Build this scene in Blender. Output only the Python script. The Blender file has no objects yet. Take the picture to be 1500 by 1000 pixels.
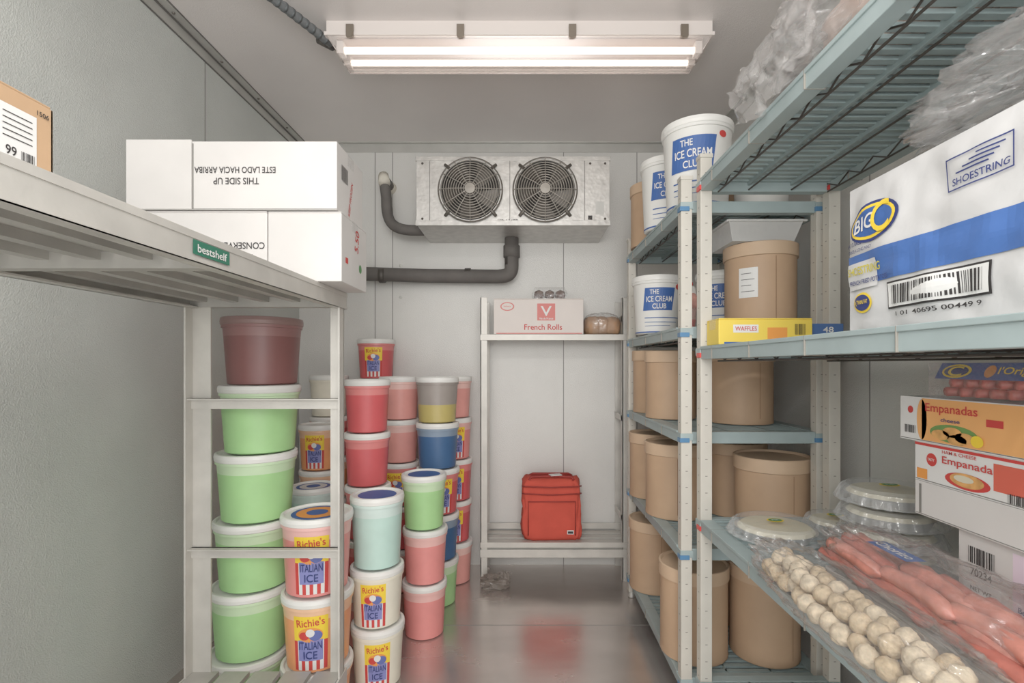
import bpy, math, random
from mathutils import Vector, Matrix, noise
random.seed(7)
scn = bpy.context.scene
D = bpy.data

# ------------------------------------------------------------ materials
def lin(c):
    r = []
    for v in c[:3]:
        v = v / 255.0
        r.append(v / 12.92 if v <= 0.04045 else ((v + 0.055) / 1.055) ** 2.4)
    return (r[0], r[1], r[2], 1.0)

MATS = {}
def mat(name, rgb, rough=0.5, metal=0.0, bump=None, var=None, spec=0.5, sss=0.0, emit=None, stretch=None):
    if name in MATS: return MATS[name]
    m = D.materials.new(name); m.use_nodes = True
    nt = m.node_tree; N = nt.nodes; L = nt.links
    b = N['Principled BSDF']
    b.inputs['Base Color'].default_value = lin(rgb)
    b.inputs['Roughness'].default_value = rough
    b.inputs['Metallic'].default_value = metal
    b.inputs['Specular IOR Level'].default_value = spec
    tc = N.new('ShaderNodeTexCoord'); vec = tc.outputs['Object']
    if stretch:
        mp = N.new('ShaderNodeMapping'); mp.inputs['Scale'].default_value = stretch
        L.new(vec, mp.inputs['Vector']); vec = mp.outputs['Vector']
    if var:
        sc, amt = var
        n = N.new('ShaderNodeTexNoise'); n.inputs['Scale'].default_value = sc; n.inputs['Detail'].default_value = 6
        L.new(vec, n.inputs['Vector'])
        r = N.new('ShaderNodeValToRGB')
        c = lin(rgb)
        r.color_ramp.elements[0].position = 0.3; r.color_ramp.elements[1].position = 0.7
        r.color_ramp.elements[0].color = tuple([x * (1 - amt) for x in c[:3]] + [1])
        r.color_ramp.elements[1].color = tuple([min(1, x * (1 + amt)) for x in c[:3]] + [1])
        L.new(n.outputs['Fac'], r.inputs['Fac']); L.new(r.outputs['Color'], b.inputs['Base Color'])
        mr = N.new('ShaderNodeMapRange')
        mr.inputs['To Min'].default_value = max(0.03, rough - 0.08); mr.inputs['To Max'].default_value = min(1, rough + 0.08)
        L.new(n.outputs['Fac'], mr.inputs['Value']); L.new(mr.outputs['Result'], b.inputs['Roughness'])
    if bump:
        sc, st, kind = bump
        if kind == 'v':
            t = N.new('ShaderNodeTexVoronoi'); t.inputs['Scale'].default_value = sc; o = t.outputs['Distance']
        else:
            t = N.new('ShaderNodeTexNoise'); t.inputs['Scale'].default_value = sc; t.inputs['Detail'].default_value = 4; o = t.outputs['Fac']
        L.new(vec, t.inputs['Vector'])
        bp = N.new('ShaderNodeBump'); bp.inputs['Strength'].default_value = st; bp.inputs['Distance'].default_value = 0.003
        L.new(o, bp.inputs['Height']); L.new(bp.outputs['Normal'], b.inputs['Normal'])
    if emit:
        b.inputs['Emission Color'].default_value = lin(rgb); b.inputs['Emission Strength'].default_value = emit
    MATS[name] = m
    return m

def film(name, rgb=(235, 238, 240), dens=0.25, rough=0.12, bump=60, gl=0.25, base=0.04):
    """clear plastic: transparent mixed with diffuse and glossy"""
    if name in MATS: return MATS[name]
    m = D.materials.new(name); m.use_nodes = True
    nt = m.node_tree; N = nt.nodes; L = nt.links
    N.remove(N['Principled BSDF'])
    out = N['Material Output']
    tr = N.new('ShaderNodeBsdfTransparent'); di = N.new('ShaderNodeBsdfDiffuse'); g = N.new('ShaderNodeBsdfGlossy')
    di.inputs['Color'].default_value = lin(rgb); g.inputs['Roughness'].default_value = rough
    lw = N.new('ShaderNodeLayerWeight'); lw.inputs['Blend'].default_value = 0.3
    pw = N.new('ShaderNodeMath'); pw.operation = 'POWER'; pw.inputs[1].default_value = 3.0
    L.new(lw.outputs['Facing'], pw.inputs[0])
    m1 = N.new('ShaderNodeMixShader')
    de = N.new('ShaderNodeMath'); de.operation = 'MULTIPLY_ADD'; de.inputs[1].default_value = min(.5, dens * 2); de.inputs[2].default_value = dens; de.use_clamp = True
    L.new(pw.outputs[0], de.inputs[0]); L.new(de.outputs[0], m1.inputs[0])
    L.new(tr.outputs[0], m1.inputs[1]); L.new(di.outputs[0], m1.inputs[2])
    m2 = N.new('ShaderNodeMixShader')
    mu = N.new('ShaderNodeMath'); mu.operation = 'MULTIPLY_ADD'; mu.inputs[1].default_value = gl; mu.inputs[2].default_value = base
    L.new(pw.outputs[0], mu.inputs[0]); L.new(mu.outputs[0], m2.inputs[0])
    L.new(m1.outputs[0], m2.inputs[1]); L.new(g.outputs[0], m2.inputs[2])
    if bump:
        tc = N.new('ShaderNodeTexCoord'); t = N.new('ShaderNodeTexNoise'); t.inputs['Scale'].default_value = bump
        L.new(tc.outputs['Object'], t.inputs['Vector'])
        bp = N.new('ShaderNodeBump'); bp.inputs['Strength'].default_value = 0.5; bp.inputs['Distance'].default_value = 0.01
        L.new(t.outputs['Fac'], bp.inputs['Height'])
        for s in (di, g): L.new(bp.outputs['Normal'], s.inputs['Normal'])
    L.new(m2.outputs[0], out.inputs['Surface'])
    MATS[name] = m
    return m

M_wallL = mat('wall_left_stucco', (200, 204, 200), 0.42, 0.12, (260, 0.35, 'v'), (3.0, 0.07))
M_wallB = mat('wall_back_stucco', (212, 211, 207), 0.40, 0.12, (260, 0.30, 'v'), (3.0, 0.06))
M_wallR = mat('wall_right_stucco', (204, 204, 200), 0.45, 0.1, (260, 0.35, 'v'), (3.0, 0.06))
M_ceil = mat('ceiling_white', (226, 220, 217), 0.33, 0.05, (220, 0.15, 'v'), (2.0, 0.05))
M_floor = mat('floor_steel', (204, 195, 190), 0.25, 0.75, (10, 0.10, 'n'), (3.2, 0.13), stretch=(1, 2.2, 1))
M_seam = mat('seam_dark', (128, 126, 122), 0.5)
M_trim = mat('trim_aluminium', (190, 189, 184), 0.4, 0.4, None, (8, 0.08))
M_alu = mat('aluminium_bar', (200, 197, 190), 0.45, 0.3, (90, 0.12, 'n'), (9, 0.12))
M_alud = mat('aluminium_dull', (180, 178, 172), 0.5, 0.3, (90, 0.12, 'n'), (9, 0.14))
M_galv = mat('galvanised_sheet', (200, 198, 194), 0.38, 0.4, (60, 0.22, 'v'), (25, 0.14))
M_dark = mat('painted_recess_shade', (44, 41, 38), 0.7)
M_wire = mat('dark_hardware', (92, 87, 81), 0.4, 0.4)
M_guard = mat('fan_guard_wire', (150, 145, 137), 0.35, 0.4)
M_blade = mat('fan_blade', (92, 87, 81), 0.45, 0.4)
M_hub = mat('fan_hub', (78, 74, 70), 0.5, 0.2)
M_foam = mat('pipe_insulation', (96, 92, 89), 0.8, 0, (50, 0.4, 'n'), (12, 0.15))
M_putty = mat('foam_white', (220, 214, 200), 0.8)
M_post = mat('post_beige', (202, 198, 188), 0.45, 0.1, None, (14, 0.05))
M_slot = mat('post_slot', (130, 126, 118), 0.6)
M_rail = mat('shelf_polymer_grey', (152, 168, 169), 0.45, 0, None, (12, 0.08))
M_raild = mat('shelf_polymer_slats', (138, 155, 156), 0.5, 0, None, (12, 0.12))
M_truss = mat('truss_wire', (74, 70, 66), 0.45, 0.5)
M_red = mat('clamp_red', (206, 54, 50), 0.4)
M_blue = mat('clamp_blue', (76, 124, 166), 0.4)
M_card = mat('cardboard_tub', (188, 156, 126), 0.6, 0, (40, 0.12, 'n'), (7, 0.09))
M_cardl = mat('cardboard_lid', (200, 171, 142), 0.6, 0, (40, 0.12, 'n'), (7, 0.07))
M_brown = mat('cardboard_box', (192, 156, 120), 0.7, 0, (60, 0.15, 'n'), (10, 0.08))
M_inside = mat('cardboard_inside', (120, 84, 54), 0.8)
M_white = mat('white_carton', (212, 209, 206), 0.5, 0, (40, 0.08, 'n'), (5, 0.06))
M_paper = mat('paper_white', (226, 226, 224), 0.5)
M_black = mat('ink_black', (45, 42, 42), 0.6)
M_inkred = mat('ink_red', (200, 62, 58), 0.6)
M_inkblue = mat('ink_blue', (54, 92, 158), 0.5)
M_inkdb = mat('ink_darkblue', (44, 56, 114), 0.5)
M_inky = mat('ink_yellow', (242, 208, 60), 0.5)
M_inko = mat('ink_orange', (234, 152, 72), 0.5)
M_inkg = mat('ink_green', (78, 136, 78), 0.5)
M_lid = mat('lid_white', (232, 232, 228), 0.35)
M_emit = mat('fluorescent_tube', (255, 247, 236), 0.4, emit=1.6)
M_clear = film('clear_plastic', dens=0.2, gl=.45, base=.06)
M_film = film('plastic_film', dens=0.07, rough=0.12, bump=40, gl=0.45, base=.07)
M_wrap = film('vacuum_wrap', (226, 222, 220), dens=0.08, rough=0.10, bump=55, gl=0.5, base=.10)
M_bagf = film('plastic_bag_cloudy', (236, 234, 233), dens=0.14, rough=0.13, bump=45, gl=0.6, base=.10)
M_diff = film('diffuser_plastic', (244, 230, 224), dens=0.20, rough=0.2, bump=0, gl=0.3, base=.06)

# ------------------------------------------------------------ mesh builder
GL = {}
def glyph(s):
    if s in GL: return GL[s]
    cu = D.curves.new('t', 'FONT'); cu.body = s; cu.offset = 0.012; cu.resolution_u = 4
    cu.align_x = 'LEFT'
    o = D.objects.new('t', cu); scn.collection.objects.link(o)
    dg = bpy.context.evaluated_depsgraph_get(); dg.update()
    e = o.evaluated_get(dg); me = e.to_mesh()
    vs = [(v.co.x, v.co.y) for v in me.vertices]; fs = [tuple(p.vertices) for p in me.polygons]
    e.to_mesh_clear()
    D.objects.remove(o); D.curves.remove(cu)
    x0 = min(v[0] for v in vs); x1 = max(v[0] for v in vs); y0 = min(v[1] for v in vs); y1 = max(v[1] for v in vs)
    vs = [((v[0] - x0) / (x1 - x0), (v[1] - y0) / (y1 - y0)) for v in vs]
    GL[s] = (vs, fs)
    return GL[s]

class MB:
    def __init__(s): s.v = []; s.f = []; s.m = []; s.sm = []; s.mats = []
    def mi(s, m):
        if m not in s.mats: s.mats.append(m)
        return s.mats.index(m)
    def add(s, vs, fs, m, smooth=False):
        o = len(s.v); k = s.mi(m)
        s.v += [tuple(v) for v in vs]
        for f in fs:
            s.f.append(tuple(i + o for i in f)); s.m.append(k); s.sm.append(smooth)
    def box(s, x0, x1, y0, y1, z0, z1, m, rot=None, c=None):
        vs = [(x, y, z) for x in (x0, x1) for y in (y0, y1) for z in (z0, z1)]
        if rot is not None:
            R = rot if isinstance(rot, Matrix) else Matrix.Rotation(rot, 3, 'Z')
            cc = Vector(c) if c else Vector(((x0 + x1) / 2, (y0 + y1) / 2, (z0 + z1) / 2))
            vs = [tuple(R @ (Vector(v) - cc) + cc) for v in vs]
        s.add(vs, [(0, 1, 3, 2), (4, 6, 7, 5), (0, 4, 5, 1), (2, 3, 7, 6), (0, 2, 6, 4), (1, 5, 7, 3)], m)
    def lathe(s, prof, c, seg=40, axis='Z', tilt=None):
        for i in range(len(prof) - 1):
            r0, z0, m = prof[i][:3]; r1, z1 = prof[i + 1][:2]
            vs = []
            for (r, z) in ((r0, z0), (r1, z1)):
                for k in range(seg):
                    a = 2 * math.pi * k / seg
                    p = Vector((r * math.cos(a), r * math.sin(a), z))
                    if axis == 'Y': p = Vector((p.x, -p.z, p.y))
                    if tilt is not None: p = tilt @ p
                    vs.append((c[0] + p.x, c[1] + p.y, c[2] + p.z))
            fs = []
            for k in range(seg):
                k2 = (k + 1) % seg
                if r0 < 1e-6: fs.append((k, seg + k2, seg + k)) if k != k2 else None
                elif r1 < 1e-6: fs.append((k, k2, seg + k))
                else: fs.append((k, k2, seg + k2, seg + k))
            s.add(vs, fs, m, True)
    def tube(s, pts, r, m, seg=8, cap=True):
        pts = [Vector(p) for p in pts]; n = len(pts)
        rr = r if isinstance(r, (list, tuple)) else [r] * n
        vs = []; prev = None
        for i, p in enumerate(pts):
            t = (pts[min(i + 1, n - 1)] - pts[max(i - 1, 0)]).normalized()
            if prev is None:
                a = Vector((0, 0, 1)) if abs(t.z) < 0.9 else Vector((1, 0, 0))
                u = t.cross(a).normalized()
            else:
                u = (prev - t * prev.dot(t)).normalized()
            prev = u; w = t.cross(u)
            for k in range(seg):
                a = 2 * math.pi * k / seg
                vs.append(tuple(p + (u * math.cos(a) + w * math.sin(a)) * rr[i]))
        fs = []
        for i in range(n - 1):
            for k in range(seg):
                k2 = (k + 1) % seg
                fs.append((i * seg + k, i * seg + k2, (i + 1) * seg + k2, (i + 1) * seg + k))
        if cap: fs += [tuple(range(seg))[::-1], tuple((n - 1) * seg + k for k in range(seg))]
        s.add(vs, fs, m, seg > 5)
    def ring(s, c, R, r, m, seg=40, axis='Y'):
        pts = []
        for k in range(seg + 1):
            a = 2 * math.pi * k / seg
            if axis == 'Y': pts.append((c[0] + R * math.cos(a), c[1], c[2] + R * math.sin(a)))
            else: pts.append((c[0] + R * math.cos(a), c[1] + R * math.sin(a), c[2]))
        s.tube(pts, r, m, 6, False)
    def patch(s, mp, u0, u1, v0, v1, m, layer=1, nu=8, skew=0, nv=1):
        vs = []
        for j in range(nv + 1):
            for i in range(nu + 1):
                u = u0 + (u1 - u0) * i / nu; v = v0 + (v1 - v0) * j / nv
                vs.append(mp(u + skew * j / nv, v, layer))
        fs = [(j * (nu + 1) + i, j * (nu + 1) + i + 1, (j + 1) * (nu + 1) + i + 1, (j + 1) * (nu + 1) + i) for j in range(nv) for i in range(nu)]
        s.add(vs, fs, m)
    def ell(s, mp, cu, cv, ru, rv, m, layer=1, seg=24, rot=0):
        vs = [mp(cu, cv, layer)]; fs = []
        for j in (1, 2, 3):
            for k in range(seg):
                a = 2 * math.pi * k / seg; x = ru * j / 3 * math.cos(a); y = rv * j / 3 * math.sin(a)
                vs.append(mp(cu + x * math.cos(rot) - y * math.sin(rot), cv + x * math.sin(rot) + y * math.cos(rot), layer))
        for k in range(seg):
            k2 = (k + 1) % seg
            fs.append((0, 1 + k, 1 + k2))
            for j in (0, 1): fs.append((1 + j * seg + k, 1 + (j + 1) * seg + k, 1 + (j + 1) * seg + k2, 1 + j * seg + k2))
        s.add(vs, fs, m)
    def text(s, mp, t, cu, cv, w, h, m, layer=2, rot=0):
        vs, fs = glyph(t); out = []
        for (a, b) in vs:
            x = (a - 0.5) * w; y = (b - 0.5) * h
            out.append(mp(cu + x * math.cos(rot) - y * math.sin(rot), cv + x * math.sin(rot) + y * math.cos(rot), layer))
        s.add(out, fs, m)
    def barcode(s, mp, u0, u1, v0, v1, m, layer=2, n=30, seed=3):
        rnd = random.Random(seed); u = u0; w = (u1 - u0) / (n * 2)
        while u < u1:
            b = w * rnd.choice([0.5, 1, 1.6]); s.patch(mp, u, min(u + b, u1), v0, v1, m, layer, 1); u += b + w * rnd.choice([0.6, 1, 1.4])
    def build(s, name, bevel=0, parent=None, mods=None):
        xs = [v[0] for v in s.v]; ys = [v[1] for v in s.v]; zs = [v[2] for v in s.v]
        o = Vector(((min(xs) + max(xs)) / 2, (min(ys) + max(ys)) / 2, min(zs)))
        me = D.meshes.new(name)
        me.from_pydata([(v[0] - o.x, v[1] - o.y, v[2] - o.z) for v in s.v], [], s.f)
        for m in s.mats: me.materials.append(m)
        me.polygons.foreach_set('material_index', s.m)
        me.polygons.foreach_set('use_smooth', s.sm)
        me.update()
        ob = D.objects.new(name, me); ob.location = o
        scn.collection.objects.link(ob)
        if bevel:
            b = ob.modifiers.new('bevel', 'BEVEL'); b.width = bevel; b.segments = 2; b.limit_method = 'ANGLE'; b.angle_limit = 0.9
        return ob

def face_front(Y):              # face looking to -Y ; u = X, v = Z
    return lambda u, v, l: (u, Y - 0.0006 * l, v)
def face_left(X, Y0):
    return lambda u, v, l: (X - 0.0006 * l, Y0 - u, v)
def face_right(X, Y0):          # looks to +X ; u grows with Y
    return lambda u, v, l: (X + 0.0006 * l, Y0 + u, v)

# ------------------------------------------------------------ room
XL, XR, YB, YF, ZC = -1.21, 1.02, 2.778, -0.9, 2.284
b = MB(); b.box(XL - .1, XR + .1, YF, YB + .1, -0.1, 0, M_floor)
b.box(XL, XR, 2.128, 2.1305, 0, 0.0008, M_seam)
b.box(XL, XR, 0.9, 0.903, 0, 0.0008, M_seam)
b.build('floor')
b = MB(); b.box(XL - .1, XR + .1, YF, YB + .1, ZC, ZC + .1, M_ceil)
b.build('ceiling')
b = MB(); b.box(XL - .1, XL, YF, YB, 0, ZC, M_wallL)
for y in (0.72, 1.95): b.box(XL, XL + .0012, y, y + .004, 0, ZC, M_seam)
b.build('wall_left')
b = MB(); b.box(XR, XR + .1, YF, YB, 0, ZC, M_wallR)
for y in (0.3, 1.5): b.box(XR - .0012, XR, y, y + .004, 0, ZC, M_seam)
b.build('wall_right')
b = MB(); b.box(XL - .1, XR + .1, YB, YB + .1, 0, ZC, M_wallB)
for x in (-.80, -.705, .222, .62): b.box(x, x + .004, YB - .0012, YB, 0, ZC, M_seam)
for z in (1.45, 1.62): 
    b.lathe([(0, 0.004, M_trim), (.008, 0.003, M_trim), (.009, 0, M_trim)], (-.66, YB, z), 12, 'Y')
b.build('wall_back')
M_seal = mat('sealant_dark', (96, 94, 90), .6)
b = MB(); b.box(XL, XL + .006, YF, YB, ZC - .045, ZC, M_trim); b.box(XL, XL + .04, YF, YB, ZC - .006, ZC, M_trim)
b.box(XL + .006, XL + .011, YF, YB, ZC - .011, ZC - .006, M_seal); b.box(XL + .0398, XL + .043, YF, YB, ZC - .003, ZC, M_seal)
b.box(XL, XL + .003, YF, YB, ZC - .049, ZC - .045, M_seal)
for i in range(12):
    b.lathe([(.006, 0, M_wire), (.004, .004, M_wire), (0, .005, M_wire)], (XL + .025, -.5 + i * .28, ZC - .006), 8, tilt=Matrix.Rotation(math.pi, 3, 'X'))
b.build('trim_1')
b = MB(); b.box(XL, XR, YB - .005, YB, ZC - .05, ZC, M_trim); b.box(XL, XR, YB - .025, YB, ZC - .006, ZC, M_trim)
b.build('trim_2')
b = MB(); b.box(XR - .006, XR, YF, YB, ZC - .045, ZC, M_trim); b.box(XR - .04, XR, YF, YB, ZC - .006, ZC, M_trim)
b.build('trim_3')

# ------------------------------------------------------------ ceiling lamps
M_house = mat('lamp_housing', (222, 214, 209), 0.45)
M_clip = mat('clip_steel', (132, 122, 110), .35, .5)
M_refl = mat('lamp_reflector', (206, 192, 184), .5)
M_refl2 = mat('lamp_reflector_side', (178, 164, 158), .5)
def fixture(x0, x1, ya, yb, em):
    b = MB()
    zt, zm, zb = ZC, 2.236, 2.168
    b.box(x0, x1, ya, yb, zm, zt, M_house)
    b.box(x0 - .006, x1 + .006, ya - .006, yb + .006, zm - .004, zm + .008, M_house)
    P = [(x0, ya, zm), (x1, ya, zm), (x1, yb, zm), (x0, yb, zm), (x0 + .045, ya + .03, zb), (x1 - .045, ya + .03, zb), (x1 - .045, yb - .03, zb), (x0 + .045, yb - .03, zb)]
    b.add(P, [(0, 1, 5, 4), (1, 2, 6, 5), (2, 3, 7, 6), (3, 0, 4, 7), (4, 5, 6, 7)], M_diff)
    for (p, q) in ((0, 4), (1, 5), (2, 6), (3, 7), (4, 5), (7, 6)): b.tube([P[p], P[q]], .0022, M_diff, 6)
    b.box(x0 + .03, x1 - .03, ya + .012, yb - .012, 2.228, 2.2315, M_refl2)
    b.box(x0 + .05, x1 - .05, ya + .060, yb - .060, 2.212, 2.228, M_refl)
    for k in range(5):
        y = ya + .035 + k * .02
        b.box(x0 + .05, x1 - .05, y, y + .002, zb - .001, zb + .001, M_diff)
    for y in (ya + .038, yb - .038):
        b.tube([(x0 + .05, y, 2.203), (x1 - .05, y, 2.203)], .0115, em, 10)
        for x in (x0 + .04, x1 - .04): b.box(x - .012, x + .012, y - .016, y + .016, 2.185, zm, M_house)
    for x in (x0 + .085, x0 + .47, x0 + .86, x0 + 1.25):
        for (y, sg) in ((ya - .008, -1), (yb + .008, 1)):
            b.box(x - .013, x + .013, y - .004, y + .004, zm - .012, zm + .03, M_clip)
            b.box(x - .009, x + .009, y + sg * .004 - .003, y + sg * .004 + .003, zm - .018, zm + .0, M_clip)
    return b.build('ceiling_light_fixture')
fixture(-.685, .665, 1.79, 1.94, M_emit)
fixture(-.685, .665, .10, .25, M_emit)  # unseen second fixture, added to brighten the room
b = MB()
pts = []
for i in range(31):
    t = i / 30
    pts.append((-1.04 + .35 * t, 1.30 + .54 * t ** 1.6, ZC - .018 - .030 * math.sin(t * 1.5)))
Mc1 = mat('conduit_grey', (104, 108, 110), .45); Mc2 = mat('conduit_ring', (78, 82, 84), .45)
b.tube(pts, .0150, Mc1, 10)
for i in range(0, 30):
    p = pts[i]; q = pts[i + 1]
    b.tube([p, tuple(p[k] + (q[k] - p[k]) * .3 for k in range(3))], .0163, Mc2, 10)
b.tube([(-.72, 1.815, ZC - .043), (-.686, 1.86, ZC - .041)], .021, M_hub, 10)
b.build('electrical_conduit')

# ------------------------------------------------------------ evaporator
b = MB()
ex0, ex1, ey, ez0, ez1 = -.498, .411, 2.41, 1.742, 2.058
b.box(ex0, ex1, ey, YB, ez0, ez1, M_galv)
b.box(ex0 - .004, ex1 + .004, ey - .004, ey + .012, ez1 - .016, ez1 + .004, M_galv)
b.box(ex0 - .004, ex1 + .004, ey - .004, ey + .012, ez0 - .004, ez0 + .02, M_galv)
b.box(.292, .295, ey - .0015, ey, ez0, ez1, M_seam); b.box(-.437, -.434, ey - .0015, ey, ez0, ez1, M_seam)
b.box(-.06, -.057, ey - .0015, ey, ez0, ez1, M_seam)
for (x, z) in ((-.47, 2.03), (-.47, 1.77), (.32, 2.03), (.39, 2.03), (.32, 1.77), (.39, 1.77)):
    b.lathe([(.006, 0, M_wire), (0, .005, M_wire)], (x, ey, z), 8, 'Y')
ff = face_front(ey)
for fx in (-.243, .107):
    fz = 1.902; R = .146
    b.lathe([(0, .001, M_dark), (R, .001, M_dark)], (fx, ey, fz), 40, 'Y')  # flat disc on the face, recess shade painted as dark colour
    b.lathe([(R + .006, 0, M_galv), (R + .003, .012, M_galv), (R - .004, .012, M_galv), (R - .008, .001, M_galv)], (fx, ey, fz), 40, 'Y')
    for k in range(5):   # blades
        a0 = 2 * math.pi * k / 5 + .3; vs = []; n = 6
        for i in range(n + 1):
            r = .035 + (R - .05) * i / n
            for (da, dy) in ((0, .003), (.42 + .1 * i / n, .008), (.78, .016)):
                a = a0 + da + .25 * i / n
                vs.append((fx + r * math.cos(a), ey - dy, fz + r * math.sin(a)))
        fs = []
        for i in range(n):
            for j in (0, 1): fs.append((i * 3 + j, (i + 1) * 3 + j, (i + 1) * 3 + j + 1, i * 3 + j + 1))
        b.add(vs, fs, M_blade, True)
    b.lathe([(.04, .004, M_hub), (.038, .02, M_hub), (0, .024, M_hub)], (fx, ey, fz), 24, 'Y')
    for k in range(11):  # guard rings
        rr = .03 + (R - .028) * k / 10
        dy = .034 - .018 * (rr / R) ** 3
        b.ring((fx, ey - dy, fz), rr, .0022, M_guard, 44)
    b.ring((fx, ey - .015, fz), R + .004, .0035, M_wire, 44)
    for k in range(12):
        a = 2 * math.pi * k / 12
        pts = [(fx + r * math.cos(a), ey - (.036 - .018 * (r / R) ** 3), fz + r * math.sin(a)) for r in (.02, .06, .1, .13, R + .004)]
        b.tube(pts, .0022, M_guard, 5)
    b.lathe([(.028, .034, M_wire), (.024, .038, M_guard), (0, .039, M_guard)], (fx, ey, fz), 24, 'Y')
    for k in range(4):
        a = math.pi / 4 + k * math.pi / 2
        x = fx + (R + .008) * math.cos(a); z = fz + (R + .008) * math.sin(a)
        b.tube([(x - .016 * math.cos(a), ey - .018, z - .016 * math.sin(a)), (x + .016 * math.cos(a), ey - .004, z + .016 * math.sin(a))], .008, M_wire, 6)
b.text(ff, 'KRAMER', -.065, 1.757, .10, .019, M_black)
b.patch(ff, .31, .33, 1.765, 1.785, M_black, 1, 1); b.patch(ff, .345, .385, 1.79, 1.85, mat('label_grey', (196, 196, 192), .5), 1, 1)
b.build('evaporator_fan_unit', bevel=.002)

def bez(p0, p1, p2, p3, n=12):
    r = []
    for i in range(n + 1):
        t = i / n
        r.append(tuple((1 - t) ** 3 * a + 3 * (1 - t) ** 2 * t * q + 3 * (1 - t) * t * t * c + t ** 3 * d for a, q, c, d in zip(p0, p1, p2, p3)))
    return r
b = MB()
b.tube(bez((-.715, 2.765, 2.04), (-.715, 2.60, 2.05), (-.70, 2.62, 2.0), (-.70, 2.64, 1.94)) + bez((-.70, 2.64, 1.93), (-.70, 2.64, 1.80), (-.66, 2.62, 1.765), (-.502, 2.6, 1.765)), .027, M_foam, 14)
b.lathe([(.034, 0, M_putty), (.03, .03, M_putty), (.012, .05, M_putty)], (-.715, 2.778, 2.04), 12, 'Y')
b.tube([(-.70, 2.60, 2.005), (-.712, 2.63, 2.055)], [.031, .026], M_putty, 10)
b.tube([(-.72, 2.74, 1.9), (-.70, 2.71, 1.83), (-.64, 2.70, 1.79), (-.502, 2.70, 1.775)], .009, M_foam, 8)
b.build('refrigerant_pipe')
b = MB()
b.tube([(-.055, 2.66, 1.7415), (-.055, 2.66, 1.60)] + bez((-.055, 2.66, 1.60), (-.055, 2.66, 1.555), (-.07, 2.67, 1.545), (-.13, 2.68, 1.545), 8) + [(-.5, 2.69, 1.55), (-1.209, 2.70, 1.575)], .036, M_foam, 16)
b.tube([(-.055, 2.66, 1.70), (-.055, 2.66, 1.64)], .043, M_foam, 16)
for x in (-.3, -.75): b.tube([(x, 2.69, 1.552), (x + .03, 2.69, 1.552)], .0385, M_hub, 14)
b.build('drain_pipe')

# ------------------------------------------------------------ tubs
def cyl_map(c, R0, R1, h, th, z0):
    def f(u, v, l):
        t = (v - z0) / h
        r = R0 + (R1 - R0) * t + .0007 * l + .0004
        a = th + u / R1
        return (c[0] + r * math.sin(a), c[1] - r * math.cos(a), v)
    return f

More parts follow.
